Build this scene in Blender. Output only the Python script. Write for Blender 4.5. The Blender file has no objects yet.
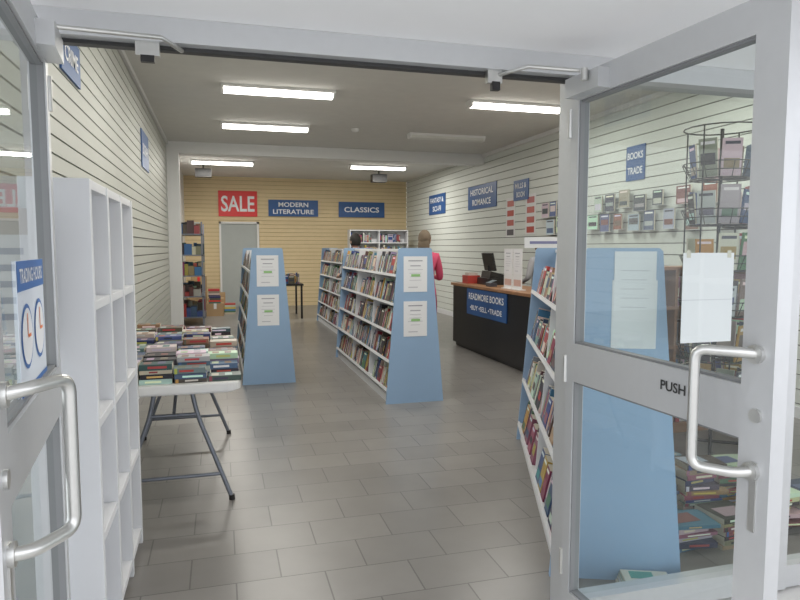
import bpy, math, random
from mathutils import Matrix, Vector
R = random.Random(11)
scene = bpy.context.scene

# ------------------------------------------------------------------ materials
def pmat(name, col, rough=0.5, metal=0.0, var=0.06, nscale=6.0, bump=0.0, coat=0.0):
    m = bpy.data.materials.new(name); m.use_nodes = True
    nt = m.node_tree; b = nt.nodes['Principled BSDF']
    b.inputs['Roughness'].default_value = rough
    b.inputs['Metallic'].default_value = metal
    b.inputs['Coat Weight'].default_value = coat
    tc = nt.nodes.new('ShaderNodeTexCoord')
    n = nt.nodes.new('ShaderNodeTexNoise'); n.inputs['Scale'].default_value = nscale
    n.inputs['Detail'].default_value = 4
    nt.links.new(tc.outputs['Object'], n.inputs['Vector'])
    mx = nt.nodes.new('ShaderNodeMix'); mx.data_type = 'RGBA'
    mx.inputs[6].default_value = (*[c*(1-var) for c in col], 1)
    mx.inputs[7].default_value = (*[min(1, c*(1+var)) for c in col], 1)
    nt.links.new(n.outputs['Fac'], mx.inputs[0])
    nt.links.new(mx.outputs[2], b.inputs['Base Color'])
    if bump:
        bp = nt.nodes.new('ShaderNodeBump'); bp.inputs['Strength'].default_value = bump
        bp.inputs['Distance'].default_value = 0.01
        nt.links.new(n.outputs['Fac'], bp.inputs['Height']); nt.links.new(bp.outputs[0], b.inputs['Normal'])
    return m

def vcol_mat(name, rough=0.5):
    m = bpy.data.materials.new(name); m.use_nodes = True
    nt = m.node_tree; b = nt.nodes['Principled BSDF']; b.inputs['Roughness'].default_value = rough
    a = nt.nodes.new('ShaderNodeAttribute'); a.attribute_name = 'Col'
    nt.links.new(a.outputs['Color'], b.inputs['Base Color'])
    return m

def emis(name, col, s):
    m = bpy.data.materials.new(name); m.use_nodes = True
    b = m.node_tree.nodes['Principled BSDF']
    b.inputs['Base Color'].default_value = (*col, 1)
    b.inputs['Emission Color'].default_value = (*col, 1); b.inputs['Emission Strength'].default_value = s
    return m

def glass_mat(name, tint=(0.90, 0.94, 0.93)):
    m = bpy.data.materials.new(name); m.use_nodes = True
    nt = m.node_tree; nt.nodes.clear()
    o = nt.nodes.new('ShaderNodeOutputMaterial'); mx = nt.nodes.new('ShaderNodeMixShader')
    t = nt.nodes.new('ShaderNodeBsdfTransparent'); t.inputs[0].default_value = (*tint, 1)
    g = nt.nodes.new('ShaderNodeBsdfGlossy'); g.inputs['Roughness'].default_value = 0.02
    lw = nt.nodes.new('ShaderNodeLayerWeight'); lw.inputs[0].default_value = 0.5
    pw = nt.nodes.new('ShaderNodeMath'); pw.operation = 'POWER'; pw.inputs[1].default_value = 4.0
    mr = nt.nodes.new('ShaderNodeMapRange'); mr.inputs[3].default_value = 0.07; mr.inputs[4].default_value = 0.95
    nt.links.new(lw.outputs['Facing'], pw.inputs[0]); nt.links.new(pw.outputs[0], mr.inputs[0])
    nt.links.new(mr.outputs[0], mx.inputs[0]); nt.links.new(t.outputs[0], mx.inputs[1])
    nt.links.new(g.outputs[0], mx.inputs[2]); nt.links.new(mx.outputs[0], o.inputs[0])
    return m

def tile_mat():
    m = bpy.data.materials.new('floor_tiles'); m.use_nodes = True
    nt = m.node_tree; b = nt.nodes['Principled BSDF']
    tc = nt.nodes.new('ShaderNodeTexCoord'); br = nt.nodes.new('ShaderNodeTexBrick')
    br.offset = 0.5
    br.inputs['Scale'].default_value = 1.0
    br.inputs['Brick Width'].default_value = 0.40
    br.inputs['Row Height'].default_value = 0.28
    br.inputs['Mortar Size'].default_value = 0.0035
    br.inputs['Mortar Smooth'].default_value = 0.1
    br.inputs['Color1'].default_value = (0.195, 0.186, 0.175, 1)
    br.inputs['Color2'].default_value = (0.228, 0.217, 0.204, 1)
    br.inputs['Mortar'].default_value = (0.115, 0.11, 0.105, 1)
    nt.links.new(tc.outputs['Object'], br.inputs['Vector'])
    n = nt.nodes.new('ShaderNodeTexNoise'); n.inputs['Scale'].default_value = 5; n.inputs['Detail'].default_value = 6
    nt.links.new(tc.outputs['Object'], n.inputs['Vector'])
    mr = nt.nodes.new('ShaderNodeMapRange'); mr.inputs[3].default_value = 0.88; mr.inputs[4].default_value = 1.12
    nt.links.new(n.outputs['Fac'], mr.inputs[0])
    mu = nt.nodes.new('ShaderNodeMix'); mu.data_type = 'RGBA'; mu.blend_type = 'MULTIPLY'; mu.inputs[0].default_value = 1
    nt.links.new(br.outputs['Color'], mu.inputs[6]); nt.links.new(mr.outputs[0], mu.inputs[7])
    nt.links.new(mu.outputs[2], b.inputs['Base Color'])
    b.inputs['Roughness'].default_value = 0.30
    bp = nt.nodes.new('ShaderNodeBump'); bp.inputs['Strength'].default_value = 0.3; bp.inputs['Distance'].default_value = 0.004
    bp.invert = True
    nt.links.new(br.outputs['Fac'], bp.inputs['Height']); nt.links.new(bp.outputs[0], b.inputs['Normal'])
    return m

M_tile = tile_mat()
M_ceil = pmat('ceiling_paint', (0.66, 0.65, 0.62), 0.9)
M_soff = pmat('soffit_paint', (0.90, 0.90, 0.91), 0.8, var=0.02)
M_white = pmat('white_paint', (0.76, 0.76, 0.75), 0.6, var=0.03)
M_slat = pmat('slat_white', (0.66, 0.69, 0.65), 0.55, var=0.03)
M_slat_l = pmat('slat_cream_backlit', (0.51, 0.52, 0.475), 0.55, var=0.03)  # left wall: cream, with its backlit shade put into the colour
M_slat_t = pmat('slat_tan', (0.72, 0.58, 0.35), 0.6, var=0.06)
M_groove = pmat('groove_dark', (0.16, 0.155, 0.14), 0.8)
M_groove_t = pmat('groove_tan', (0.45, 0.35, 0.19), 0.8)
M_alu = pmat('aluminium', (0.58, 0.59, 0.60), 0.38, 0.45, var=0.03, nscale=30)
M_steel = pmat('brushed_steel', (0.62, 0.62, 0.60), 0.28, 0.9, var=0.05, nscale=60)
M_bead = pmat('glazing_bead', (0.20, 0.205, 0.21), 0.5)
M_glass = glass_mat('clear_glass')
M_blue = pmat('shelf_blue', (0.29, 0.43, 0.62), 0.5, var=0.03)
M_shelfw = pmat('shelf_white', (0.71, 0.72, 0.74), 0.45, var=0.03)
M_sign = pmat('sign_blue', (0.025, 0.095, 0.28), 0.45)
M_red = pmat('sign_red', (0.72, 0.03, 0.03), 0.45)
M_txt = pmat('text_white', (0.85, 0.87, 0.9), 0.5, var=0.01)
M_dark = pmat('text_dark', (0.03, 0.03, 0.03), 0.5)
M_black = pmat('black_laminate', (0.012, 0.011, 0.011), 0.35)
M_wood = pmat('wood_top', (0.30, 0.15, 0.07), 0.4, var=0.25, nscale=14)
M_tabt = pmat('table_plastic', (0.74, 0.74, 0.73), 0.45, var=0.02)
M_leg = pmat('table_leg_metal', (0.22, 0.24, 0.28), 0.4, 0.5)
M_book = vcol_mat('book_covers', 0.42)
M_em = emis('tube_diffuser', (1.0, 0.97, 0.90), 9)
M_dead = pmat('diffuser_off', (0.66, 0.66, 0.62), 0.4)
M_skin = pmat('skin', (0.58, 0.36, 0.27), 0.5)
M_carton = pmat('cardboard', (0.42, 0.28, 0.15), 0.8)
M_pave = pmat('pavement', (0.60, 0.59, 0.57), 0.85, var=0.12, bump=0.2)
M_door = pmat('door_paint', (0.42, 0.45, 0.44), 0.6)
M_eye = pmat('eye_dark', (0.03, 0.02, 0.02), 0.2)

# ------------------------------------------------------------------ mesh builder
def frame(o, right, up):
    r = Vector(right).normalized(); u = Vector(up).normalized(); n = r.cross(u)
    M = Matrix.Identity(4)
    for i in range(3):
        M[i][0] = r[i]; M[i][1] = u[i]; M[i][2] = n[i]; M[i][3] = o[i]
    return M
def fY(o): return frame(o, (1, 0, 0), (0, 0, 1))        # faces -Y
def fXm(o): return frame(o, (0, -1, 0), (0, 0, 1))      # faces -X
def fXp(o): return frame(o, (0, 1, 0), (0, 0, 1))       # faces +X
_tc = {}
def text_mesh(body):
    if body in _tc: return _tc[body]
    cu = bpy.data.curves.new('t', 'FONT'); cu.body = body; cu.align_x = 'CENTER'; cu.offset = 0.018
    cu.resolution_u = 3; cu.space_line = 0.95
    ob = bpy.data.objects.new('t', cu); scene.collection.objects.link(ob)
    dg = bpy.context.evaluated_depsgraph_get()
    me = bpy.data.meshes.new_from_object(ob.evaluated_get(dg))
    vs = [tuple(v.co) for v in me.vertices]; fs = [tuple(p.vertices) for p in me.polygons]
    bpy.data.objects.remove(ob); bpy.data.curves.remove(cu); bpy.data.meshes.remove(me)
    x0 = min(v[0] for v in vs); x1 = max(v[0] for v in vs); y0 = min(v[1] for v in vs); y1 = max(v[1] for v in vs)
    vs = [((v[0]-x0)/(x1-x0)-.5, (v[1]-y0)/(y1-y0)-.5, 0) for v in vs]
    _tc[body] = (vs, fs); return _tc[body]

class MB:
    def __init__(s): s.v = []; s.f = []; s.m = []; s.c = []; s.sm = []
    def add(s, pts, faces, mat=0, col=(1, 1, 1), M=None, cols=None, smooth=False):
        b = len(s.v)
        s.v += [tuple(M @ Vector(p)) if M is not None else tuple(p) for p in pts]
        for i, f in enumerate(faces):
            s.f.append(tuple(b+k for k in f)); s.m.append(mat); s.c.append(cols[i] if cols else col); s.sm.append(smooth)
    def box(s, lo, hi, mat=0, col=(1, 1, 1), M=None, cols=None):
        x0, y0, z0 = lo; x1, y1, z1 = hi
        s.add([(x0,y0,z0),(x1,y0,z0),(x1,y1,z0),(x0,y1,z0),(x0,y0,z1),(x1,y0,z1),(x1,y1,z1),(x0,y1,z1)],
              [(0,3,2,1),(4,5,6,7),(0,1,5,4),(1,2,6,5),(2,3,7,6),(3,0,4,7)], mat, col, M, cols)
    def prism(s, poly, a0, a1, mat=0, M=None, col=(1,1,1), axis='y'):
        n = len(poly)
        if axis == 'y': pts = [(p[0], a0, p[1]) for p in poly]+[(p[0], a1, p[1]) for p in poly]
        elif axis == 'z': pts = [(p[0], p[1], a0) for p in poly]+[(p[0], p[1], a1) for p in poly]
        else: pts = [(a0, p[0], p[1]) for p in poly]+[(a1, p[0], p[1]) for p in poly]
        fs = [tuple(range(n))[::-1], tuple(range(n, 2*n))]+[(i, (i+1) % n, n+(i+1) % n, n+i) for i in range(n)]
        s.add(pts, fs, mat, col, M)
    def quad(s, x0, y0, x1, y1, z, mat=0, col=(1,1,1), M=None):
        s.add([(x0,y0,z),(x1,y0,z),(x1,y1,z),(x0,y1,z)], [(0,1,2,3)], mat, col, M)
    def text(s, body, w, h, M, cx=0, cy=0, z=0.002, mat=0, col=(1,1,1)):
        vs, fs = text_mesh(body)
        s.add([(v[0]*w+cx, v[1]*h+cy, z) for v in vs], fs, mat, col, M)
    def disc(s, cx, cy, r, z, mat=0, col=(1,1,1), M=None, n=24):
        s.add([(cx+r*math.cos(2*math.pi*i/n), cy+r*math.sin(2*math.pi*i/n), z) for i in range(n)], [tuple(range(n))], mat, col, M)
    def tube(s, path, r, mat=0, n=8, M=None, col=(1,1,1), closed=False):
        P = [Vector(p) for p in path]; rs = r if isinstance(r, (list, tuple)) else [r]*len(P)
        pts = []; up = None
        for i, p in enumerate(P):
            if closed: t = (P[(i+1) % len(P)]-P[i-1])
            else: t = (P[min(i+1, len(P)-1)]-P[max(i-1, 0)])
            t.normalize()
            if up is None:
                up = Vector((0, 0, 1)) if abs(t.z) < .9 else Vector((1, 0, 0))
            a = t.cross(up); a.normalize(); up = a.cross(t); up.normalize()
            for k in range(n):
                th = 2*math.pi*k/n
                pts.append(tuple(p+(a*math.cos(th)+up*math.sin(th))*rs[i]))
        fs = []
        L = len(P)
        for i in range(L if closed else L-1):
            for k in range(n):
                j = (i+1) % L
                fs.append((i*n+k, i*n+(k+1) % n, j*n+(k+1) % n, j*n+k))
        s.add(pts, fs, mat, col, M, smooth=True)
        if not closed:
            s.add(pts[:n], [tuple(range(n))], mat, col, M); s.add(pts[-n:], [tuple(range(n))], mat, col, M)
    def sphere(s, c, rad, mat=0, col=(1,1,1), M=None, nu=16, nv=12, fn=None, keep=None):
        pts = []
        for j in range(nv+1):
            ph = math.pi*j/nv
            for i in range(nu):
                th = 2*math.pi*i/nu
                d = Vector((math.sin(ph)*math.cos(th), math.sin(ph)*math.sin(th), math.cos(ph)))
                p = Vector((d.x*rad[0], d.y*rad[1], d.z*rad[2]))
                if fn: p = fn(p, d)
                pts.append((p.x+c[0], p.y+c[1], p.z+c[2]))
        fs = []
        for j in range(nv):
            for i in range(nu):
                f = (j*nu+i, j*nu+(i+1) % nu, (j+1)*nu+(i+1) % nu, (j+1)*nu+i)
                if keep:
                    ctr = sum((Vector(pts[k]) for k in f), Vector())/4-Vector(c)
                    if not keep(ctr): continue
                fs.append(f)
        s.add(pts, fs, mat, col, M, smooth=True)
    def finish(s, name, mats, parent=None, bevel=0):
        xs = [v[0] for v in s.v]; ys = [v[1] for v in s.v]; zs = [v[2] for v in s.v]
        o = Vector(((min(xs)+max(xs))/2, (min(ys)+max(ys))/2, min(zs)))
        me = bpy.data.meshes.new(name)
        me.from_pydata([(v[0]-o.x, v[1]-o.y, v[2]-o.z) for v in s.v], [], s.f)
        for m in mats: me.materials.append(m)
        me.polygons.foreach_set('material_index', s.m)
        me.polygons.foreach_set('use_smooth', s.sm)
        ca = me.color_attributes.new('Col', 'FLOAT_COLOR', 'CORNER')
        buf = []
        for f, c in zip(s.f, s.c): buf += [c[0], c[1], c[2], 1.0]*len(f)
        ca.data.foreach_set('color', buf)
        me.update()
        ob = bpy.data.objects.new(name, me); scene.collection.objects.link(ob)
        ob.location = o
        if parent is not None:
            ob.parent = parent; ob.location = o-parent.location
        if bevel:
            b = ob.modifiers.new('bevel', 'BEVEL'); b.width = bevel; b.segments = 2; b.limit_method = 'ANGLE'
        return ob

def empty(name, loc):
    e = bpy.data.objects.new(name, None); e.location = loc; e.empty_display_size = .2
    scene.collection.objects.link(e); return e
def simple_box(name, lo, hi, mat, bevel=0):
    mb = MB(); mb.box(lo, hi); return mb.finish(name, [mat], bevel=bevel)

# ------------------------------------------------------------------ room constants
XL, XR, YF, YB, ZC = -0.82, 4.90, 2.20, 16.8, 3.28

simple_box('floor', (XL-.15, YF, -.1), (XR+.15, YB+.15, 0), M_tile)
simple_box('pavement_outside', (-9, -9, -.12), (12, YF-.001, -.01), M_pave)
simple_box('ceiling', (XL-.15, YF, ZC), (XR+.15, YB+.15, ZC+.12), M_ceil)
simple_box('soffit_outside', (-3.5, 0.5, 2.205), (7, YF-.06, 2.35), M_soff)

def slatwall(name, axis, pos, a0, a1, sgn, pitch, m1, m2, z0=0.0, z1=ZC, hole=None, skip_to=None):
    mb = MB()
    def B(a, b, n0, n1, za, zb, mat):
        lo_n, hi_n = min(n0, n1), max(n0, n1)
        if axis == 'x': mb.box((lo_n, a, za), (hi_n, b, zb), mat)
        else: mb.box((a, lo_n, za), (b, hi_n, zb), mat)
    segs = [(a0, a1, z0, z1)]
    if hole: segs = [(a0, hole[0], z0, z1), (hole[1], a1, z0, z1), (hole[0], hole[1], hole[2], z1)]
    for (a, b, za, zb) in segs:
        B(a, b, pos-sgn*.14, pos-sgn*.016, za, zb, 1)
        z = z0
        while z < zb-.01:
            za2 = max(z, za); zt = min(z+pitch-.011, zb)
            if zt > za2+.01: B(a, b, pos-sgn*.016, pos, za2, zt, 0)
            z += pitch
    return mb.finish(name, [m1, m2])
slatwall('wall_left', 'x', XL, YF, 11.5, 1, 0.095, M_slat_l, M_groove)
simple_box('wall_left_rear', (XL-.14, 11.5, 0), (XL, YB, ZC), M_white)
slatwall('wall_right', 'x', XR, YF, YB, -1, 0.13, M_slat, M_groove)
slatwall('wall_back', 'y', YB, XL, XR, -1, 0.10, M_slat_t, M_groove_t, hole=(0.0, 0.98, 2.16))
mb = MB(); mb.box((XL, YF, 2.2), (XR, YF+.14, ZC)); mb.finish('wall_front', [M_white])
# trim
simple_box('trim_1', (XL-.0, 11.5, 3.09), (XR, 11.8, ZC), M_white)
simple_box('column', (XL, 11.5, 0), (XL+.19, 11.8, 3.09), M_white)
mb = MB(); mb.box((XR-.04, YF+.14, ZC-.06), (XR, 11.5, ZC)); mb.finish('trim_2', [M_white])
mb = MB(); mb.box((XL, YF+.14, ZC-.05), (XL+.03, 11.5, ZC)); mb.finish('trim_3', [M_white])
simple_box('baseboard_right', (XR-.015, YF+.2, 0), (XR, YB, .1), M_shelfw)
simple_box('baseboard_left', (XL, YF+.2, 0), (XL+.015, 11.5, .1), M_shelfw)
# back door
mb = MB()
mb.box((0.0, YB-.03, 0), (0.05, YB+.08, 2.16), 1); mb.box((.93, YB-.03, 0), (.98, YB+.08, 2.16), 1)
mb.box((0.0, YB-.03, 2.11), (.98, YB+.08, 2.16), 1)
mb.box((.05, YB+.02, 0), (.93, YB+.06, 2.11), 0)
mb.sphere((.86, YB-.02, 1.0), (.03, .03, .03), 2); mb.tube([(.86, YB+.02, 1.0), (.86, YB-.02, 1.0)], .012, 2)
mb.finish('door_1', [M_door, M_white, M_steel])

# ------------------------------------------------------------------ shopfront
mb = MB()
DL, DR = -0.50, 1.27
mb.box((XL, YF-.06, 2.13), (XR, YF+.06, 2.203))                    # header
mb.box((DL-.05, YF-.05, 0), (DL, YF+.05, 2.13)); mb.box((DR, YF-.05, 0), (DR+.05, YF+.05, 2.13))
for x in (XL, 2.32, 3.60, XR-.05): mb.box((x, YF-.05, 0), (x+.05, YF+.05, 2.13))
mb.box((XL+.05, YF-.04, 0), (DL-.05, YF+.04, .12))
for a, b in ((DR+.05, 2.32), (2.37, 3.60), (3.65, XR-.05)): mb.box((a, YF-.04, 0), (b, YF+.04, .10))
mb.box((DL, YF-.05, -.005), (DR, YF+.05, .008))
mb.box((DL, YF-.018, 2.118), (DR, YF+.018, 2.13), 1)
mb.finish('trim_4', [M_alu, M_dark])
for i, (a, b, z) in enumerate(((XL+.05, DL-.05, .12), (DR+.05, 2.32, .10), (2.37, 3.60, .10), (3.65, XR-.05, .10))):
    mb = MB(); mb.add([(a, YF, z), (b, YF, z), (b, YF, 2.13), (a, YF, 2.13)], [(0, 1, 2, 3)]); mb.finish('window_%d' % (i+1), [M_glass])

def smooth_path(pts, r=.03, n=4):
    P = [Vector(p) for p in pts]; out = [P[0]]
    for i in range(1, len(P)-1):
        a = P[i]+(P[i-1]-P[i]).normalized()*r; c = P[i]+(P[i+1]-P[i]).normalized()*r
        for k in range(n+1):
            t = k/n; out.append(a*(1-t)**2+P[i]*2*t*(1-t)+c*t*t)
    out.append(P[-1]); return out

def door_leaf(name, hinge, end, flip, pushtext):
    h = Vector((*hinge, 0)); e = Vector((*end, 0)); W = (e-h).length; x = (e-h).normalized()
    n = Vector((-x.y, x.x, 0))*flip
    M = Matrix.Identity(4)
    for i in range(3):
        M[i][0] = x[i]; M[i][1] = n[i]; M[i][2] = (0, 0, 1)[i]; M[i][3] = h[i]
    mb = MB(); t = .023; T = 2.115
    mb.box((.004, -t, .02), (.050, t, T), 0, M=M); mb.box((W-.095, -t, .02), (W, t, T), 0, M=M)
    mb.box((.050, -t, T-.09), (W-.095, t, T), 0, M=M)
    mb.box((.050, -t, 1.01), (W-.095, t, 1.15), 0, M=M)
    mb.box((.050, -t, .02), (W-.095, t, .20), 0, M=M)
    # glazing beads
    for za, zb in ((.20, 1.01), (1.15, T-.09)):
        for zz in (za, zb-.008): mb.box((.05, -.014, zz), (W-.095, .014, zz+.008), 1, M=M)
        mb.box((.05, -.018, za), (.055, .018, zb), 1, M=M); mb.box((W-.100, -.014, za), (W-.095, .014, zb), 1, M=M)
        mb.add([(.055, 0, za+.008), (W-.100, 0, za+.008), (W-.100, 0, zb-.008), (.055, 0, zb-.008)], [(0, 1, 2, 3)], 2, M=M)
    # handles both faces
    for sg in (1, -1):
        p = [(W-.05, sg*t, 1.235), (W-.06, sg*(t+.035), 1.24), (W-.15, sg*(t+.10), 1.24),
             (W-.15, sg*(t+.10), .93), (W-.06, sg*(t+.035), .93), (W-.05, sg*t, .935)]
        mb.tube(smooth_path(p, .03, 5), .0135, 3, 12, M=M)
        for zz in (1.235, .935):
            mb.tube([(W-.05, sg*t, zz), (W-.05, sg*(t+.012), zz)], .024, 3, 14, M=M)
    # lock
    mb.tube([(W-.045, t, 1.08), (W-.045, t+.008, 1.08)], .018, 3, 14, M=M)
    mb.box((W-.055, t, .78), (W-.035, t+.004, .96), 3, M=M)
    # closer block on top rail
    mb.box((.03, t, T-.085), (.22, t+.045, T-.02), 0, M=M)
    if pushtext:
        Fr = frame(M @ Vector((W*.625, t+.001, 1.092)), x, (0, 0, 1))
        mb.text('PUSH', .10, .030, Fr, 0, 0, .001, 4)
    # hinges
    for z in (.25, 1.0, 1.9): mb.tube([(0.0, t, z), (0.0, t, z+.1)], .009, 3, 8, M=M)
    ob = mb.finish(name, [M_alu, M_bead, M_glass, M_steel, M_dark])
    return ob, M, W
DRo, Mr, Wr = door_leaf('door_2', (1.263, 2.12), (1.315, 1.235), -1, 1)
DLo, Ml, Wl = door_leaf('door_3', (-.493, 2.12), (-.405, 1.24), 1, 0)
# closer arms
mb = MB()
mb.tube([(1.19, 1.98, 2.10), (1.02, 2.02, 2.112), (.97, 2.17, 2.115)], .007, 0)
mb.tube([(1.19, 1.95, 2.10), (1.19, 1.95, 2.06)], .012, 0)
mb.box((.93, YF-.045, 2.085), (.985, YF-.02, 2.13)); mb.box((.945, YF-.05, 2.06), (.975, YF-.03, 2.09), 1)
mb.finish('closer_arm', [M_steel, M_black], parent=DRo)
mb = MB()
mb.tube([(-.44, 1.98, 2.10), (-.15, 2.04, 2.112), (-.10, 2.17, 2.115)], .007, 0)
mb.tube([(-.42, 1.95, 2.10), (-.42, 1.95, 2.06)], .012, 0)
mb.box((-.235, YF-.045, 2.09), (-.165, YF-.02, 2.13)); mb.box((-.22, YF-.05, 2.07), (-.18, YF-.03, 2.09), 1)
mb.finish('closer_arm', [M_steel, M_black], parent=DLo)
# trading-hours sticker on the left leaf (white and blue, two clock faces)
xl = Vector((Ml[0][0], Ml[1][0], 0))
F = frame(Ml @ Vector((.33, .003, 1.30)), -xl, (0, 0, 1)); mb = MB()
mb.box((-.19, -.19, 0), (.19, .17, .001), 0, (.68, .73, .80), F)
mb.quad(-.19, .10, .19, .17, .002, 0, (.03, .14, .42), F); mb.quad(-.19, -.19, .19, -.13, .002, 0, (.03, .14, .42), F)
mb.text('TRADING HOURS', .32, .035, F, 0, .135, .003, 0, (.8, .82, .85))
for cxx in (-.09, .09):
    mb.disc(cxx, -.01, .078, .002, 0, (.03, .14, .42), F); mb.disc(cxx, -.01, .068, .003, 0, (.82, .83, .85), F)
    mb.quad(cxx-.004, -.01, cxx+.004, .045, .004, 0, (.8, .2, .05), F); mb.quad(cxx, -.014, cxx+.04, -.006, .004, 0, (.8, .2, .05), F)
mb.finish('trading_hours_sticker', [M_book], parent=DLo)

# ------------------------------------------------------------------ light fittings
def fitting(x, y, on=True, power=34):
    e = empty('fluorescent_light', (x, y, ZC))
    mb = MB(); mb.box((x-.63, y-.09, ZC-.035), (x+.63, y+.09, ZC))
    poly = [(-.08, 0), (-.075, -.03), (-.05, -.045), (.05, -.045), (.075, -.03), (.08, 0)]
    mb.prism([(p[0]+y, p[1]+ZC-.035) for p in poly], x-.60, x+.60, 1, axis='x')
    for s in (-1, 1): mb.prism([(p[0]*1.08+y, p[1]*1.08+ZC-.035) for p in poly], x+s*.60, x+s*.625, 0, axis='x')
    mb.finish('housing', [M_white, M_em if on else M_dead], parent=e)
    if on:
        l = bpy.data.lights.new('tube_lamp', 'AREA'); l.shape = 'RECTANGLE'; l.size = 1.15; l.size_y = .10
        l.energy = power; l.color = (1.0, .97, .90)
        lo = bpy.data.objects.new('tube_lamp', l); scene.collection.objects.link(lo)
        lo.parent = e; lo.location = (0, 0, -.085)
for (x, y) in ((.68, 7.42), (.68, 9.6), (3.57, 7.40), (.10, 13.8), (3.35, 13.7), (.68, 5.1), (3.57, 5.1), (.68, 3.0), (3.57, 3.0)):  # rows nearest the door are out of view, added for illumination
    fitting(x, y, power=(27 if y > 4 else 16) if y < 12 else 56)
fitting(3.50, 9.73, False)
mb = MB()
mb.tube([(2.0, 9.6, ZC), (2.0, 9.6, ZC-.03), (2.0, 9.6, ZC-.045)], [.06, .055, .03], 0, 16); mb.finish('smoke_detector', [M_white])
for x in (-.3, 3.6):
    mb = MB(); mb.box((x-.17, 14.5, 3.02), (x+.17, 14.75, 3.2))
    for k in range(5): mb.box((x-.15, 14.49, 3.04+k*.032), (x+.15, 14.5, 3.055+k*.032), 1)
    mb.tube([(x, 14.62, 3.2), (x, 14.62, ZC)], .015, 1); mb.finish('ceiling_speaker', [M_black, M_dark])

# ------------------------------------------------------------------ books
PAL = [(.40,.04,.04),(.04,.08,.22),(.55,.53,.48),(.02,.02,.03),(.60,.57,.50),(.07,.17,.10),(.48,.30,.07),(.06,.18,.34),
       (.22,.04,.06),(.66,.66,.66),(.33,.22,.14),(.50,.42,.10),(.12,.10,.08),(.22,.26,.30),(.30,.09,.14),(.05,.22,.26),(.48,.42,.33),
       (.45,.44,.42),(.10,.06,.05),(.03,.05,.10),(.02,.02,.02),(.08,.08,.10)]
TPAL = [(.02,.02,.03),(.03,.05,.12),(.50,.49,.46),(.10,.07,.05),(.55,.53,.50),(.04,.08,.07),(.24,.17,.10),(.16,.04,.04),(.15,.17,.2),(.02,.02,.02),(.07,.10,.20),(.40,.38,.35)]
MUTED = [(.6,.58,.55),(.5,.48,.44),(.10,.10,.12),(.06,.06,.08),(.35,.33,.30),(.65,.65,.64),(.20,.14,.10),(.25,.08,.07),(.10,.14,.22)]
PAGE = (.60, .56, .47)
def jit(c): return tuple(max(.01, min(.9, v*R.uniform(.75, 1.2))) for v in c)
def book(mb, M, t, h, d, col=None, label=True):
    c = col or jit(R.choice(PAL))
    mb.box((0, 0, 0), (t, d, h), 0, c, M, cols=[PAGE, PAGE, c, c, PAGE, c])
    if label:
        lc = jit(R.choice([(.75,.73,.65),(.6,.5,.15),(.75,.75,.75),(.45,.05,.05),(.03,.03,.05)]))
        a = R.uniform(.15, .35); b = R.uniform(.55, .9)
        mb.add([(t*.3, -.0008, h*a), (t*.7, -.0008, h*a), (t*.7, -.0008, h*b), (t*.3, -.0008, h*b)], [(0,1,2,3)], 0, lc, M)
        if R.random() < .35:
            lc = jit(R.choice(PAL))
            mb.add([(0, -.0009, h*.03), (t, -.0009, h*.03), (t, -.0009, h*.12), (0, -.0009, h*.12)], [(0,1,2,3)], 0, lc, M)
def face_book(mb, M, w, h, t, pal=None):
    """book shown cover-out: cover in local x/z plane at y=0"""
    pal = pal or PAL
    c = jit(R.choice(pal)); mb.box((0, 0, 0), (w, t, h), 0, c, M, cols=[PAGE, PAGE, c, PAGE, c, c])
    c2 = jit(R.choice(pal)); z0 = h*R.uniform(.08, .4); z1 = z0+h*R.uniform(.2, .4)
    mb.add([(w*.1,-.001,z0),(w*.9,-.001,z0),(w*.9,-.001,z1),(w*.1,-.001,z1)], [(0,1,2,3)], 0, c2, M)
    c3 = jit((.85,.85,.8)) if sum(c) < 1.2 else (.05,.05,.08)
    mb.add([(w*.12,-.001,h*.84),(w*.88,-.001,h*.84),(w*.88,-.001,h*.92),(w*.12,-.001,h*.92)], [(0,1,2,3)], 0, c3, M)
def axes(o, X, Y, Z):
    M = Matrix.Identity(4)
    for i in range(3): M[i][0] = X[i]; M[i][1] = Y[i]; M[i][2] = Z[i]; M[i][3] = o[i]
    return M
def row(mb, M, length, hmax, dmax, full=1.0, faceout=.05):
    """M: local x along shelf, -y toward the viewer, z up"""
    p = 0.004; end = length*full
    while p < end-.05:
        r = R.random()
        if r < faceout and p < end-.16:
            w = R.uniform(.10, .14); h = min(hmax, R.uniform(.16, .21))
            face_book(mb, M @ Matrix.Translation((p, 0, 0)), w, h, R.uniform(.02, .05)); p += w+.004
        elif r < faceout+.03: p += R.uniform(.01, .04)
        else:
            t = R.uniform(.014, .042); h = min(hmax, R.choice([.178, .178, .18, .198, .21, .235])*R.uniform(.97, 1.03)); d = min(dmax, R.uniform(.105, .15))
            off = R.uniform(0, min(.012, max(0, dmax-d)))
            book(mb, M @ Matrix.Translation((p, off, 0)) @ Matrix.Rotation(R.uniform(-.012, .012), 4, 'Y'), t, h, d); p += t+.0015

def paper(mb, F, w, h, cx, cy, mat=0, z=0.0, green=True):
    mb.box((cx-w/2, cy-h/2, z), (cx+w/2, cy+h/2, z+.0015), mat, (.80, .81, .83), F)
    zz = z+.0025
    mb.quad(cx-w*.3, cy+h*.36, cx+w*.3, cy+h*.39, zz, mat, (.35,.35,.4), F)
    mb.quad(cx-w*.22, cy+h*.22, cx+w*.22, cy+h*.25, zz, mat, (.4,.4,.45), F)
    for k in range(4):
        ww = w*R.uniform(.2, .36); y = cy+h*(.12-.1*k)
        mb.quad(cx-ww, y, cx+ww, y+h*.015, zz, mat, (.55,.55,.6), F)
    if green: mb.quad(cx-w*.18, cy-h*.07, cx+w*.20, cy-h*.0, zz+.0005, mat, (.30,.55,.22), F)
    mb.quad(cx-w*.3, cy-h*.38, cx+w*.1, cy-h*.355, zz, mat, (.5,.5,.55), F)

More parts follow.
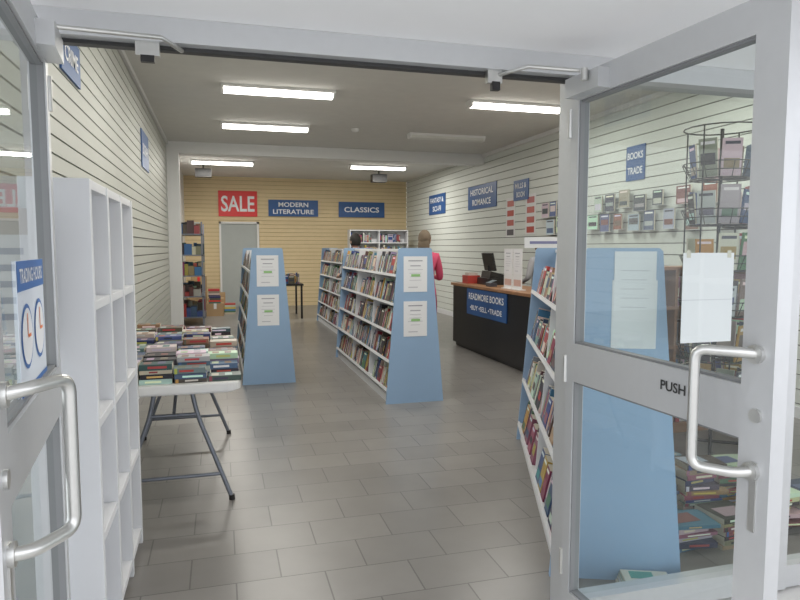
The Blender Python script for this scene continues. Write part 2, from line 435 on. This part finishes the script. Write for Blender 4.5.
def aframe(o, ang, L, levels, H=1.5, hb=.29, ht=.165, faceout=.05, papers=1, both=True):
    a = math.radians(ang)
    M = Matrix.Translation((o[0], o[1], 0)) @ Matrix.Rotation(-a, 4, 'Z')
    w = lambda z: hb+(ht-hb)*z/H
    mb = MB()
    trap = [(-hb, 0), (hb, 0), (ht, H-.015), (ht-.015, H), (-ht+.015, H), (-ht, H-.015)]
    nb = max(1, round(L/.93)); bl = (L-.025*2)/nb
    for y in (0, L-.028): mb.prism(trap, y, y+.028, 0, M)
    for k in range(1, nb):
        mb.prism([(-hb+.03, 0), (hb-.03, 0), (ht-.02, H-.03), (-ht+.02, H-.03)], .025+k*bl-.009, .025+k*bl+.009, 1, M)
    mb.box((-.006, .028, .08), (.006, L-.028, H-.01), 1, M=M)
    mb.box((-.02, .028, H-.035), (.02, L-.028, H-.012), 1, M=M)
    for s in (-1, 1): mb.box((min(s*(hb-.03), s*(hb-.045)), .028, 0), (max(s*(hb-.03), s*(hb-.045)), L-.028, .085), 1, M=M)
    tb = math.radians(13); sp = (H-.12)/levels
    bk = MB()
    for li in range(levels):
        z = .10+li*sp; wz = w(z)-.012
        for s in (-1, 1):
            n = Vector((s*math.cos(tb), 0, math.sin(tb))); u = Vector((-s*math.sin(tb), 0, math.cos(tb)))
            P = Vector((s*wz, 0, z+.035))
            dep = (wz-.008)/math.cos(tb)
            Ms = M @ axes(P, Vector((0, 1, 0)), -n, u)
            mb.box((.028, 0, -.016), (L-.028, dep, 0), 1, M=Ms)
            mb.box((.028, -.012, -.016), (L-.028, 0, .010), 1, M=Ms)
            if s > 0 and not both: continue
            dmax = (wz-.012-.215*math.sin(tb))/math.cos(tb)-.01
            for b in range(nb):
                full = R.choice([1, 1, 1, .95, .85]) if li else R.choice([.97, .85])
                row(bk, Ms @ Matrix.Translation((.036+b*bl, .004, .001)), bl-.03, sp-.045, max(.06, dmax), full, faceout)
    F = M @ frame((0, -.001, 0), (1, 0, 0), (0, 0, 1))
    if papers == 1:
        for zc in (1.25, .82): paper(mb, F, .235, .34, 0, zc, 2)
    elif papers == 2:      # one long notice made of overlapping sheets
        mb.box((-.045, 1.06, 0), (.145, 1.36, .0015), 2, (.76, .78, .80), F)
        mb.box((-.038, 1.18, .0015), (.138, 1.485, .003), 2, (.80, .81, .83), F)
        for k in range(5): mb.quad(-.01, 1.40-.04*k, .11-.01*(k % 3), 1.404-.04*k, .0035, 2, (.62, .63, .66), F)
    mb.finish('a_frame_bookshelf', [M_blue, M_shelfw, M_book])
    bk.finish('shelved_books', [M_book])
    return M

aframe((1.80, 5.86), 0, 2.80, 5)
aframe((.50, 7.12), 0, 2.75, 5)
aframe((2.2, 10.0), 0, 3.2, 5, papers=0)
MA = aframe((1.69, 2.42), 22, 2.15, 4, faceout=.3, papers=2)

# ------------------------------------------------------------------ white cube shelf
mb = MB()
x0, x1, ya, yb, H = XL+.03, -.41, 2.34, 3.42, 1.73; th = .032
for k in range(4):
    y = ya+(yb-ya-th)*k/3; mb.box((x0, y, 0), (x1, y+th, H))
for k in range(5):
    z = .05+(H-.05-th)*k/4
    for j in range(3):
        y = ya+(yb-ya-th)*j/3; mb.box((x0, y+th, z), (x1-.004, ya+(yb-ya-th)*(j+1)/3, z+th))
mb.box((x0, ya+th, 0), (x0+.01, yb-th, H-.01))
mb.finish('cube_shelving_unit', [M_shelfw], bevel=.002)

# ------------------------------------------------------------------ folding table + books
mb = MB()
tx0, tx1, ty0, ty1, tz = -.66, .10, 3.70, 5.53, .74
def rrect(x0, x1, y0, y1, r, n=6):
    out = []
    for cx, cy, a in ((x1-r, y0+r, -90), (x1-r, y1-r, 0), (x0+r, y1-r, 90), (x0+r, y0+r, 180)):
        for k in range(n+1):
            t2 = math.radians(a+90*k/n); out.append((cx+r*math.cos(t2), cy+r*math.sin(t2)))
    return out
mb.prism(rrect(tx0, tx1, ty0, ty1, .07), tz-.045, tz-.006, 0, axis='z')
mb.prism(rrect(tx0+.006, tx1-.006, ty0+.006, ty1-.006, .065), tz-.006, tz, 0, axis='z')
mb.prism(rrect(tx0+.03, tx1-.03, ty0+.03, ty1-.03, .06), tz-.06, tz-.045, 0, axis='z')
cx = (tx0+tx1)/2
for yy, sg in ((ty0+.16, 1), (ty1-.26, -1)):
    for s in (-1, 1):
        mb.tube(smooth_path([(cx+s*.10, yy+sg*.06, tz-.06), (cx+s*.13, yy+sg*.05, .52), (cx+s*.32, yy, .012)], .08, 5), .0135, 1, 10)
        mb.tube([(cx+s*.32, yy, .0), (cx+s*.318, yy, .03)], .018, 2, 10)
    mb.tube([(cx-.13, yy+sg*.05, .52), (cx+.13, yy+sg*.05, .52)], .011, 1)
    mb.tube([(cx-.255, yy+sg*.01, .16), (cx+.255, yy+sg*.01, .16)], .011, 1)
    mb.tube([(cx, yy+sg*.05, .52), (cx, yy+sg*.5, tz-.06)], .010, 1)
    mb.tube([(cx-.32, yy+sg*.06, tz-.068), (cx+.32, yy+sg*.06, tz-.068)], .012, 1)
mb.finish('folding_table', [M_tabt, M_leg, M_black])
mb = MB()
y = ty0+.05
while y < ty1-.17:
    x = tx0+.02+R.uniform(0, .015)
    while x < tx1-.175:
        h = R.uniform(.165, .185); z = tz+.001
        n = R.randint(3, 4) if x < -.2 else R.randint(2, 3)
        if y > ty0+.8: n += 1
        if x > -.15 and y < ty0+.30: n = 1
        for k in range(n):
            t2 = R.uniform(.022, .036); ox = R.uniform(-.004, .004); rz = R.uniform(-.04, .04)
            Mb = Matrix.Translation((x+ox, y+R.uniform(-.004, .008), z)) @ Matrix.Rotation(rz, 4, 'Z') @ axes((0, 0, t2), (0, 0, -1), (0, 1, 0), (1, 0, 0))
            c = jit(R.choice(TPAL)); book(mb, Mb, t2, h, R.uniform(.105, .118), c)
            if k == n-1:
                for q in range(2):
                    c3 = jit(R.choice([(.45,.44,.40),(.36,.36,.37),(.2,.15,.12),(.25,.12,.08),(.1,.15,.2)]))
                    mb.box((x+.02+q*.075, y+.02, z+t2), (x+.06+q*.075, y+.09, z+t2+.0008+q*.0004), 0, c3)
            z += t2+.0012
        x += h+.008
    y += .128
mb.finish('book_stacks', [M_book])

# ------------------------------------------------------------------ counter
mb = MB()
cx0, cx1, cy0, cy1, ch = 3.47, 4.10, 6.3, 9.30, .97
mb.box((cx0, cy0, .06), (cx1, cy1, ch-.04), 0); mb.box((cx0+.04, cy0+.03, 0), (cx1-.04, cy1-.03, .06), 0)
mb.box((cx0-.03, cy0-.03, ch-.04), (cx1+.03, cy1+.03, ch), 1)
mb.finish('sales_counter', [M_black, M_wood], bevel=.004)
def sign(name, F, w, h, lines, mat=M_sign, th=.012, board=True):
    mb = MB(); mb.box((-w/2, -h/2, -th), (w/2, h/2, 0), 0, M=F)
    n = len(lines)
    for i, (s, fw, fh) in enumerate(lines):
        cy = h*(.5-(i+.5)/n)*(.86 if n > 1 else 1); mb.text(s, w*fw, h*fh, F, 0, cy, .003, 1)
    return mb.finish(name, [mat, M_txt])
sign('counter_sign', fXm((cx0-.014, 8.02, .735)), 1.34, .37, [('READMORE BOOKS', .88, .25), ('•BUY •SELL •TRADE', .80, .19)])
# till
e = empty('cash_register', (3.80, 8.6, ch))
mb = MB(); mb.box((3.66, 8.40, ch+.001), (3.98, 8.80, ch+.10), 0)
mb.prism([(3.70, ch+.10), (3.95, ch+.10), (3.95, ch+.14), (3.72, ch+.20)], 8.44, 8.76, 0)
mb.tube([(3.78, 8.6, ch+.1), (3.76, 8.6, ch+.28)], .025, 0)
Ft = Matrix.Translation((3.76, 8.6, ch+.33)) @ Matrix.Rotation(math.radians(-12), 4, 'Y')
mb.box((-.02, -.18, -.13), (.015, .18, .13), 0, M=Ft); mb.box((.015, -.165, -.115), (.018, .165, .115), 1, M=Ft)
mb.finish('till_body', [M_black, pmat('screen_grey', (.08, .1, .13), .1)], parent=e, bevel=.003)
mb = MB(); mb.box((3.55, 8.9, ch+.001), (3.75, 9.12, ch+.12), 0, (.4, .05, .04)); mb.box((3.58, 8.93, ch+.12), (3.72, 9.09, ch+.16), 0, (.5, .45, .4))
mb.finish('charity_box', [M_book])
mb = MB(); mb.box((3.54, 8.05, ch+.001), (3.64, 8.2, ch+.05), 0, (.05, .05, .06))
mb.add([(3.54, 8.05, ch+.05), (3.64, 8.05, ch+.09), (3.64, 8.2, ch+.09), (3.54, 8.2, ch+.05)], [(0,1,2,3)], 0, (.15,.18,.2)); mb.finish('card_terminal', [M_book])
for y in (7.35, 7.62):
    mb = MB(); mb.box((3.56, y-.12, ch+.001), (3.66, y+.12, ch+.012), 0, (.7, .7, .7))
    F = fXm((3.60, y, ch+.27)); mb.box((-.125, -.258, -.006), (.125, .25, 0), 0, (.78, .79, .80), F)
    paper(mb, F, .23, .30, 0, .08, green=False); mb.quad(-.1, -.22, .1, -.14, .002, 0, (.6, .4, .35), F); mb.finish('notice_stand', [M_book])

# ------------------------------------------------------------------ wall signs
sign('sale_sign', fY((.47, YB-.03, 2.61)), .95, .64, [('SALE', .86, .62)], M_red)
sign('section_sign', fY((1.86, YB-.03, 2.52)), 1.27, .42, [('MODERN', .60, .28), ('LITERATURE', .82, .28)])
sign('section_sign', fY((3.66, YB-.03, 2.51)), 1.24, .40, [('CLASSICS', .76, .34)])
sign('section_sign', fXm((XR-.014, 14.22, 2.51)), 1.15, .46, [('FANTASY &', .8, .26), ('SCI-FI', .5, .26)])
sign('section_sign', fXm((XR-.014, 11.58, 2.49)), 1.38, .46, [('HISTORICAL', .8, .26), ('ROMANCE', .65, .26)])
sign('section_sign', fXm((XR-.014, 9.9, 2.47)), .55, .34, [('MILLS &', .75, .26), ('BOON', .55, .26)])
sign('section_sign', fXm((XR-.014, 6.82, 2.53)), .36, .42, [('BOOKS', .84, .20), ('TRADE', .80, .20)])
sign('section_sign', fXp((XL+.014, 4.2, 2.60)), .50, .24, [('CRIME', .7, .4)])
sign('section_sign', fXp((XL+.014, 8.1, 2.62)), .70, .42, [('BIOGRAPHY', .8, .3)])

# wall posters on right wall
for yy, zc, hh in ((10.30, 2.03, .68), (9.55, 2.05, .66)):
    mb = MB()
    F = fXm((XR-.004, yy, zc)); mb.box((-.18, -hh/2, -.003), (.18, hh/2, 0), 0, (.72, .72, .72), F)
    for k in range(4):
        yq = -hh/2+.03+k*hh/4.1; mb.quad(-.13, yq, .13, yq+.10, .001, 0, R.choice([(.5,.08,.06), (.42,.1,.1), (.1,.1,.12), (.5,.12,.10)]), F)
    mb.finish('wall_poster', [M_book])
# face-out books on slatwall brackets, muted
mb = MB()
for z, ys in ((1.97, [9.05, 8.80, 8.55, 8.28, 7.6, 7.35, 7.05, 6.75, 6.4, 6.0, 5.6]), (1.72, [8.9, 8.6, 7.75, 7.45, 7.15, 6.85, 6.55, 6.2, 5.85, 5.4, 5.0])):
    for y in ys:
        w = R.uniform(.16, .24); h = R.uniform(.17, .23)
        M = axes((XR-.07, y, z+R.uniform(-.03, .03)), (0, -1, 0), (.97, 0, 0), (0, 0, 1))
        face_book(mb, M, w, h, .02, MUTED); zz = M[2][3]; mb.box((XR-.10, y-w, zz-.006), (XR-.001, y, zz-.001), 0, (.6, .61, .61))
mb.finish('display_books', [M_book])

# bookcase helper (open front faces -Y or other through matrix)
def bookcase(name, M, W, D, H, n, mat, fill=True, faceout=.05):
    mb = MB(); t = .025
    mb.box((0, 0, 0), (t, D, H), 0, M=M); mb.box((W-t, 0, 0), (W, D, H), 0, M=M); mb.box((t, D-.01, 0), (W-t, D, H), 0, M=M)
    nb = max(1, round(W/.9)); bw = (W-t)/nb
    for k in range(1, nb): mb.box((k*bw, .002, 0), (k*bw+t, D-.01, H), 0, M=M)
    bk = MB(); sp = (H-.06-t)/n
    for i in range(n+1):
        z = .06+i*sp
        for k in range(nb):
            mb.box((k*bw+t, .003, z), ((k+1)*bw, D-.01, z+t), 0, M=M)
            if fill and i < n: row(bk, M @ Matrix.Translation((k*bw+t+.004, .02, z+t+.001)), bw-t-.01, sp-t-.02, D-.05, R.choice([1, .9, .8]), faceout)
    for k in range(nb): mb.box((k*bw+t, .01, 0), ((k+1)*bw, .025, .06), 0, M=M)
    mb.finish(name, [mat])
    if fill: bk.finish('shelved_books', [M_book])
bookcase('bookcase', Matrix.Translation((3.1, 15.6, 0)), 1.5, .30, 1.95, 6, M_shelfw)
bookcase('bookcase', Matrix.Translation((2.75, 4.3, 0)), 1.5, .30, 1.35, 4, M_wood, faceout=.15)
# left rear stock shelf with packets (one stocked unit)
e = empty('stock_shelf', (-.56, 13.6, 0)); mb = MB()
for x in (XL+.04, -.34):
    for y in (12.9, 14.3): mb.box((x, y, 0), (x+.03, y+.03, 2.0), 0)
for z in (.15, .55, .95, 1.35, 1.75): mb.box((XL+.04, 12.9, z), (-.31, 14.33, z+.02), 0)
mb.finish('rack_frame', [M_leg], parent=e)
mb = MB()
for z in (.15, .55, .95, 1.35, 1.75):
    y = 12.95
    while y < 14.1:
        w = R.uniform(.12, .25)
        x = -.74
        while x < -.42:
            ww = R.uniform(.06, .14); hh = R.uniform(.08, .26); mb.box((x, y, z+.021), (x+ww, y+w, z+.021+hh), 0, jit(R.choice(PAL+[(.5,.1,.08)]*2))); x += ww+.004
        y += w+.02
mb.finish('stock_packets', [M_book], parent=e)
for (x, y, s, mm) in ((-.30, 14.6, .28, 0), (-.28, 15.0, .36, 1), (-.25, 15.9, .42, 0), (-.70, 15.3, .55, 0), (-.68, 16.1, .80, 1)):
    mb = MB(); mb.box((x, y, 0), (x+.36, y+.34, s), 0); mb.box((x+.15, y-.001, s-.12), (x+.21, y+.341, s+.001), 1)
    mb.finish('cardboard_box', [M_carton, M_red if mm else M_white])
mb = MB()
for (x, y, n) in ((-.26, 15.02, 5), (.08, 14.9, 6), (-.24, 14.62, 4)):
    z = {15.02: .362, 14.9: .001, 14.62: .282}[y]
    for k in range(n):
        t2 = R.uniform(.03, .05); mb.box((x+R.uniform(-.01, .01), y, z), (x+.24, y+.2, z+t2), 0, jit(R.choice(PAL+[(.5,.05,.04)]*5))); z += t2+.001
mb.finish('book_pile', [M_book])
# small dark display table at the back with books
mb = MB(); mb.box((1.0, 13.6, .70), (1.7, 14.7, .74), 0)
for x in (1.02, 1.64):
    for y in (13.62, 14.64): mb.box((x, y, 0), (x+.04, y+.04, .70), 0)
mb.finish('display_table', [M_black])
mb = MB()
for k in range(4): row(mb, Matrix.Translation((1.04, 13.66+k*.25, .741)), .60, .24, .15, 1, .3)
mb.finish('upright_books', [M_book])

# ------------------------------------------------------------------ right window area : spinner racks, floor book piles
def spinner(px, py, H2, tiers, prob):
    e = empty('magazine_spinner_rack', (px, py, 0)); mb = MB(); mg = MB()
    mb.tube([(px, py, 0.02), (px, py, H2)], .012, 0, 10)
    for a in range(4):
        an = math.radians(45+90*a); mb.tube([(px, py, .03), (px+.30*math.cos(an), py+.30*math.sin(an), .015)], .012, 0)
    for a in range(4):   # corner uprights
        an = math.radians(22+90*a); mb.tube([(px+.235*math.cos(an), py+.235*math.sin(an), .40), (px+.235*math.cos(an), py+.235*math.sin(an), H2)], .005, 0, 6)
    mb.tube([(px+.235*math.cos(2*math.pi*k/16), py+.235*math.sin(2*math.pi*k/16), H2) for k in range(16)], .005, 0, 6, closed=True)
    for lv in range(tiers):
        z = .45+lv*.30
        for hh, rr in ((0, .19), (.05, .21), (.10, .235)):
            mb.tube([(px+rr*math.cos(2*math.pi*k/16), py+rr*math.sin(2*math.pi*k/16), z+hh) for k in range(16)], .004, 0, 6, closed=True)
        for k in range(16):
            an = 2*math.pi*k/16; c, s = math.cos(an), math.sin(an)
            mb.tube([(px, py, z), (px+.19*c, py+.19*s, z), (px+.235*c, py+.235*s, z+.10)], .003, 0, 6)
            if k % 2 == 0 and R.random() < prob:
                an += math.pi/8; c, s = math.cos(an), math.sin(an)
                M = axes((px+.168*c+.06*s, py+.168*s-.06*c, z+.008), (-s, c, 0), (-c, -s, 0), (.1*c, .1*s, .995))
                face_book(mg, M, .12, R.uniform(.2, .25), .012, MUTED+PAL[:8])
    mb.finish('wire_frame', [M_black], parent=e); mg.finish('magazines', [M_book], parent=e)
spinner(3.20, 3.55, 2.28, 6, .85)
spinner(3.75, 3.85, 2.10, 5, .8)

mb = MB()
for (x, y, n) in [(2.12, 2.55, 6), (2.12, 2.85, 11), (2.38, 2.52, 7), (2.42, 2.85, 13), (2.72, 2.6, 9), (2.66, 2.87, 12), (2.5, 3.2, 9), (2.42, 3.5, 14), (2.98, 2.6, 8)]:
    z = .001
    for k in range(n):
        t2 = R.uniform(.014, .03); rz = R.uniform(-.2, .2)
        Mb = Matrix.Translation((x+R.uniform(-.01, .01), y, z)) @ Matrix.Rotation(rz, 4, 'Z') @ axes((0, 0, t2), (0, 0, -1), (0, 1, 0), (1, 0, 0))
        book(mb, Mb, t2, R.uniform(.19, .25), R.uniform(.15, .2)); z += t2+.001
    c3 = jit(R.choice(MUTED)); mb.box((x+.03, y+.03, z), (x+.17, y+.13, z+.001), 0, c3)
mb.finish('floor_book_piles', [M_book])
mb = MB(); z = .001
for k in range(4):
    t2 = .014; M = MA @ Matrix.Translation((.0+.006*k, -.115, z)) @ axes((0, 0, t2), (0, 0, -1), (0, 1, 0), (1, 0, 0))
    book(mb, M, t2, .20, .10, [(.6,.6,.55), (.5,.55,.6), (.3,.4,.35), (.65,.64,.55)][k]); z += t2+.001
mb.box((.05, -.09, z), (.15, -.03, z+.001), 0, (.1, .35, .3), MA); mb.finish('booklets', [M_book])
# blank-backed notice on shop window
mb = MB(); F = fY((1.935, YF-.006, 1.295)); mb.box((-.125, -.185, 0), (.125, .185, .0015), 0, (.80, .81, .82), F)
mb.quad(-.125, -.01, .125, -.006, .002, 0, (.66, .67, .69), F)
for sx in (-.11, .09): mb.quad(sx, .165, sx+.02, .195, .0025, 0, (.62, .60, .50), F)
mb.finish('window_notice', [M_book])
mb = MB(); F = fY((2.2, YF-.006, 1.75)); mb.box((-.05, -.04, 0), (.05, .04, .001), 0, (.6, .25, .1), F); mb.finish('window_sticker', [M_book])
# poster on left sidelight
mb = MB(); F = fY((-.655, YF-.006, 1.40))
mb.box((-.10, -.22, 0), (.10, .22, .0012), 0, (.55, .57, .58), F); mb.quad(-.10, .14, .10, .22, .002, 0, (.35, .33, .30), F)
for k in range(5): mb.quad(-.08, .08-.05*k, .08, .10-.05*k, .002, 0, (.25, .28, .34), F)
mb.finish('window_poster', [M_book])
# label card on top of the near shelf
mb = MB(); F = MA @ frame((-.10, 1.95, 1.5), (.95, -.3, 0), (0, 0, 1)); mb.box((-.17, 0.0, 0), (.14, .08, .002), 0, (.75, .75, .75), F); mb.quad(-.13, .03, .10, .05, .003, 0, (.2,.2,.35), F); mb.finish('shelf_label_card', [M_book])

# ------------------------------------------------------------------ people
def person(name, loc, heading, H, top, pants, hair, long_hair, el, wr, er, wrr):
    sc = H/1.75
    J = {'pel': (0,0,.95), 'sp': (0,.01,1.12), 'ch': (0,.015,1.33), 'nk': (0,.01,1.48), 'hd': (0,-.01,1.58),
         'sL': (.165,.01,1.42), 'eL': el, 'wL': wr, 'sR': (-.165,.01,1.42), 'eR': er, 'wR': wrr,
         'hL': (.09,0,.90), 'kL': (.105,-.02,.50), 'aL': (.11,.03,.09), 'tL': (.125,-.13,.035),
         'hR': (-.09,0,.90), 'kR': (-.10,-.01,.50), 'aR': (-.11,.03,.09), 'tR': (-.125,-.13,.035)}
    Rr = {'pel': (.155,.115), 'sp': (.135,.10), 'ch': (.16,.115), 'nk': (.058,.058), 'hd': (.05,.05),
          'sL': (.068,.068), 'eL': (.046,.046), 'wL': (.030,.030), 'hL': (.10,.10), 'kL': (.062,.062), 'aL': (.042,.042), 'tL': (.04,.03)}
    E = [('pel','sp'),('sp','ch'),('ch','nk'),('nk','hd'),('ch','sL'),('sL','eL'),('eL','wL'),('ch','sR'),('sR','eR'),('eR','wR'),
         ('pel','hL'),('hL','kL'),('kL','aL'),('aL','tL'),('pel','hR'),('hR','kR'),('kR','aR'),('aR','tR')]
    keys = list(J); me = bpy.data.meshes.new('b')
    me.from_pydata([J[k] for k in keys], [(keys.index(a), keys.index(b)) for a, b in E], [])
    ob = bpy.data.objects.new('b', me); scene.collection.objects.link(ob)
    sk = ob.modifiers.new('s', 'SKIN'); sk.use_smooth_shade = True
    sv = me.skin_vertices[0].data
    for i, k in enumerate(keys):
        kk = k if k in Rr else k[:-1]+'L'; sv[i].radius = Rr[kk]; sv[i].use_root = (k == 'pel')
    ss = ob.modifiers.new('d', 'SUBSURF'); ss.levels = 2; ss.render_levels = 2
    dg = bpy.context.evaluated_depsgraph_get()
    bm_ = bpy.data.meshes.new_from_object(ob.evaluated_get(dg)); bpy.data.objects.remove(ob)
    Mw = Matrix.Translation((loc[0], loc[1], 0)) @ Matrix.Rotation(heading, 4, 'Z') @ Matrix.Scale(sc, 4)
    e = empty(name, (loc[0], loc[1], 0))
    mats = [M_skin, pmat(name+'_top', top, .8), pmat(name+'_trousers', pants, .8), M_black, pmat(name+'_hair', hair, .7, var=.3, nscale=60), M_eye, pmat('lips', (.45,.18,.16), .5)]
    mb = MB()
    vs = [tuple(v.co) for v in bm_.vertices]
    mb.v += [tuple(Mw @ Vector(v)) for v in vs]
    wl, wrv = Vector(wr), Vector(wrr)
    for p in bm_.polygons:
        c = p.center
        if c.z < .085: m = 3
        elif (c-wl).length < .045 or (c-wrv).length < .045: m = 0
        elif c.z > 1.475 and abs(c.x) < .09: m = 0
        elif c.z < .93 and abs(c.x) < .20 and (c-wl).length > .3 and (c-wrv).length > .3: m = 2
        elif c.z < .80 and abs(c.x) < .19: m = 2
        else: m = 1
        mb.f.append(tuple(k for k in p.vertices)); mb.m.append(m); mb.c.append((1,1,1)); mb.sm.append(True)
    mb.finish('body', mats, parent=e)
    # head
    hd = MB(); c = (0, -.015, 1.645)
    def fn(p, d):
        q = p.copy()
        if d.z < 0: q.x *= 1-.30*(-d.z)**1.3; q.y = q.y*(1-.22*(-d.z)) - (.012*(-d.z) if d.y < 0 else -.0)
        if d.y < -.3 and abs(d.z-.08) < .14: q.y += .006
        return q
    hd.sphere(c, (.074, .095, .112), 0, M=Mw, nu=24, nv=18, fn=fn)
    y0 = c[1]
    hd.add([(-.009,y0-.088,1.655),(.009,y0-.088,1.655),(.015,y0-.086,1.618),(-.015,y0-.086,1.618),(0,y0-.116,1.622)], [(0,1,4),(1,2,4),(2,3,4),(3,0,4)], 0, M=Mw, smooth=True)
    for s in (-1, 1):
        hd.sphere((s*.03, y0-.080, 1.652), (.011, .009, .007), 5, M=Mw, nu=8, nv=6)
        hd.sphere((s*.075, y0+.01, 1.64), (.010, .020, .030), 0, M=Mw, nu=10, nv=8)
        hd.box((s*.03-.014, y0-.091, 1.670), (s*.03+.014, y0-.082, 1.675), 4, M=Mw)
    hd.sphere((0, y0-.082, 1.590), (.022, .010, .007), 6, M=Mw, nu=10, nv=6)
    def keep(q): return (q.z > .045 and True) or (q.y > -.02 and (q.z > -.07 or long_hair))
    hd.sphere((0, y0+.008, 1.655), (.084, .104, .118), 4, M=Mw, nu=24, nv=18, keep=keep)
    if long_hair: hd.sphere((0, y0+.06, 1.56), (.078, .05, .13), 4, M=Mw, nu=16, nv=12)
    hd.finish('head', mats, parent=e)
    # hands
    hn = MB()
    for s, w, el_ in ((1, Vector(wr), Vector(el)), (-1, Vector(wrr), Vector(er))):
        d = (w-el_).normalized(); side = Vector((s, 0, 0)); side = (side-d*side.dot(d)).normalized(); nrm = d.cross(side).normalized()
        if nrm.z > 0: nrm = -nrm       # palm side
        hn.tube([w-d*.015, w+d*.02, w+d*.055, w+d*.088], [.024, .030, .036, .030], 0, 10, M=Mw)
        for k, ln in enumerate((.070, .080, .074, .058)):
            o = w+d*.078+side*(-.027+.018*k)*-1
            hn.tube([o, o+d*ln*.45+nrm*.006, o+d*ln*.75+nrm*.020, o+d*ln*.92+nrm*.034], [.0095, .009, .008, .006], 0, 8, M=Mw)
        hn.tube([w+d*.025+side*-.02, w+d*.05+side*-.045+nrm*.01, w+d*.08+side*-.052+nrm*.02], [.012, .0105, .008], 0, 8, M=Mw)
    hn.finish('hands', mats, parent=e)
person('customer', (2.50, 7.75), math.radians(150), 1.71, (.55, .07, .14), (.30, .07, .12), (.16, .12, .08), True,
       (.20, -.06, 1.16), (.13, -.24, 1.22), (-.20, -.06, 1.14), (-.10, -.25, 1.15))
person('customer', (1.95, 9.38), math.radians(200), 1.70, (.08, .09, .12), (.05, .05, .06), (.02, .016, .014), False,
       (.22, .02, 1.14), (.16, -.19, 1.12), (-.22, .02, 1.14), (-.16, -.19, 1.12))
person('shop_assistant', (4.55, 8.55), math.radians(-170), 1.62, (.35, .35, .37), (.05, .05, .07), (.02, .015, .012), False,
       (.22, .0, 1.15), (.18, -.20, 1.08), (-.22, .0, 1.15), (-.18, -.20, 1.08))

# ------------------------------------------------------------------ world, camera
w = bpy.data.worlds.new('World'); scene.world = w; w.use_nodes = True
bg = w.node_tree.nodes['Background']; bg.inputs[0].default_value = (.93, .95, 1.0, 1); bg.inputs[1].default_value = 1.95
cam = bpy.data.cameras.new('Camera'); cam.lens = 28.8; cam.sensor_width = 36; cam.clip_start = .02
co = bpy.data.objects.new('Camera', cam); scene.collection.objects.link(co)
co.location = (0, 0, 1.5); co.rotation_euler = (math.radians(90-4.65), 0, math.radians(-15.7))
scene.camera = co
scene.view_settings.view_transform = 'Standard'
scene.view_settings.exposure = 0.0
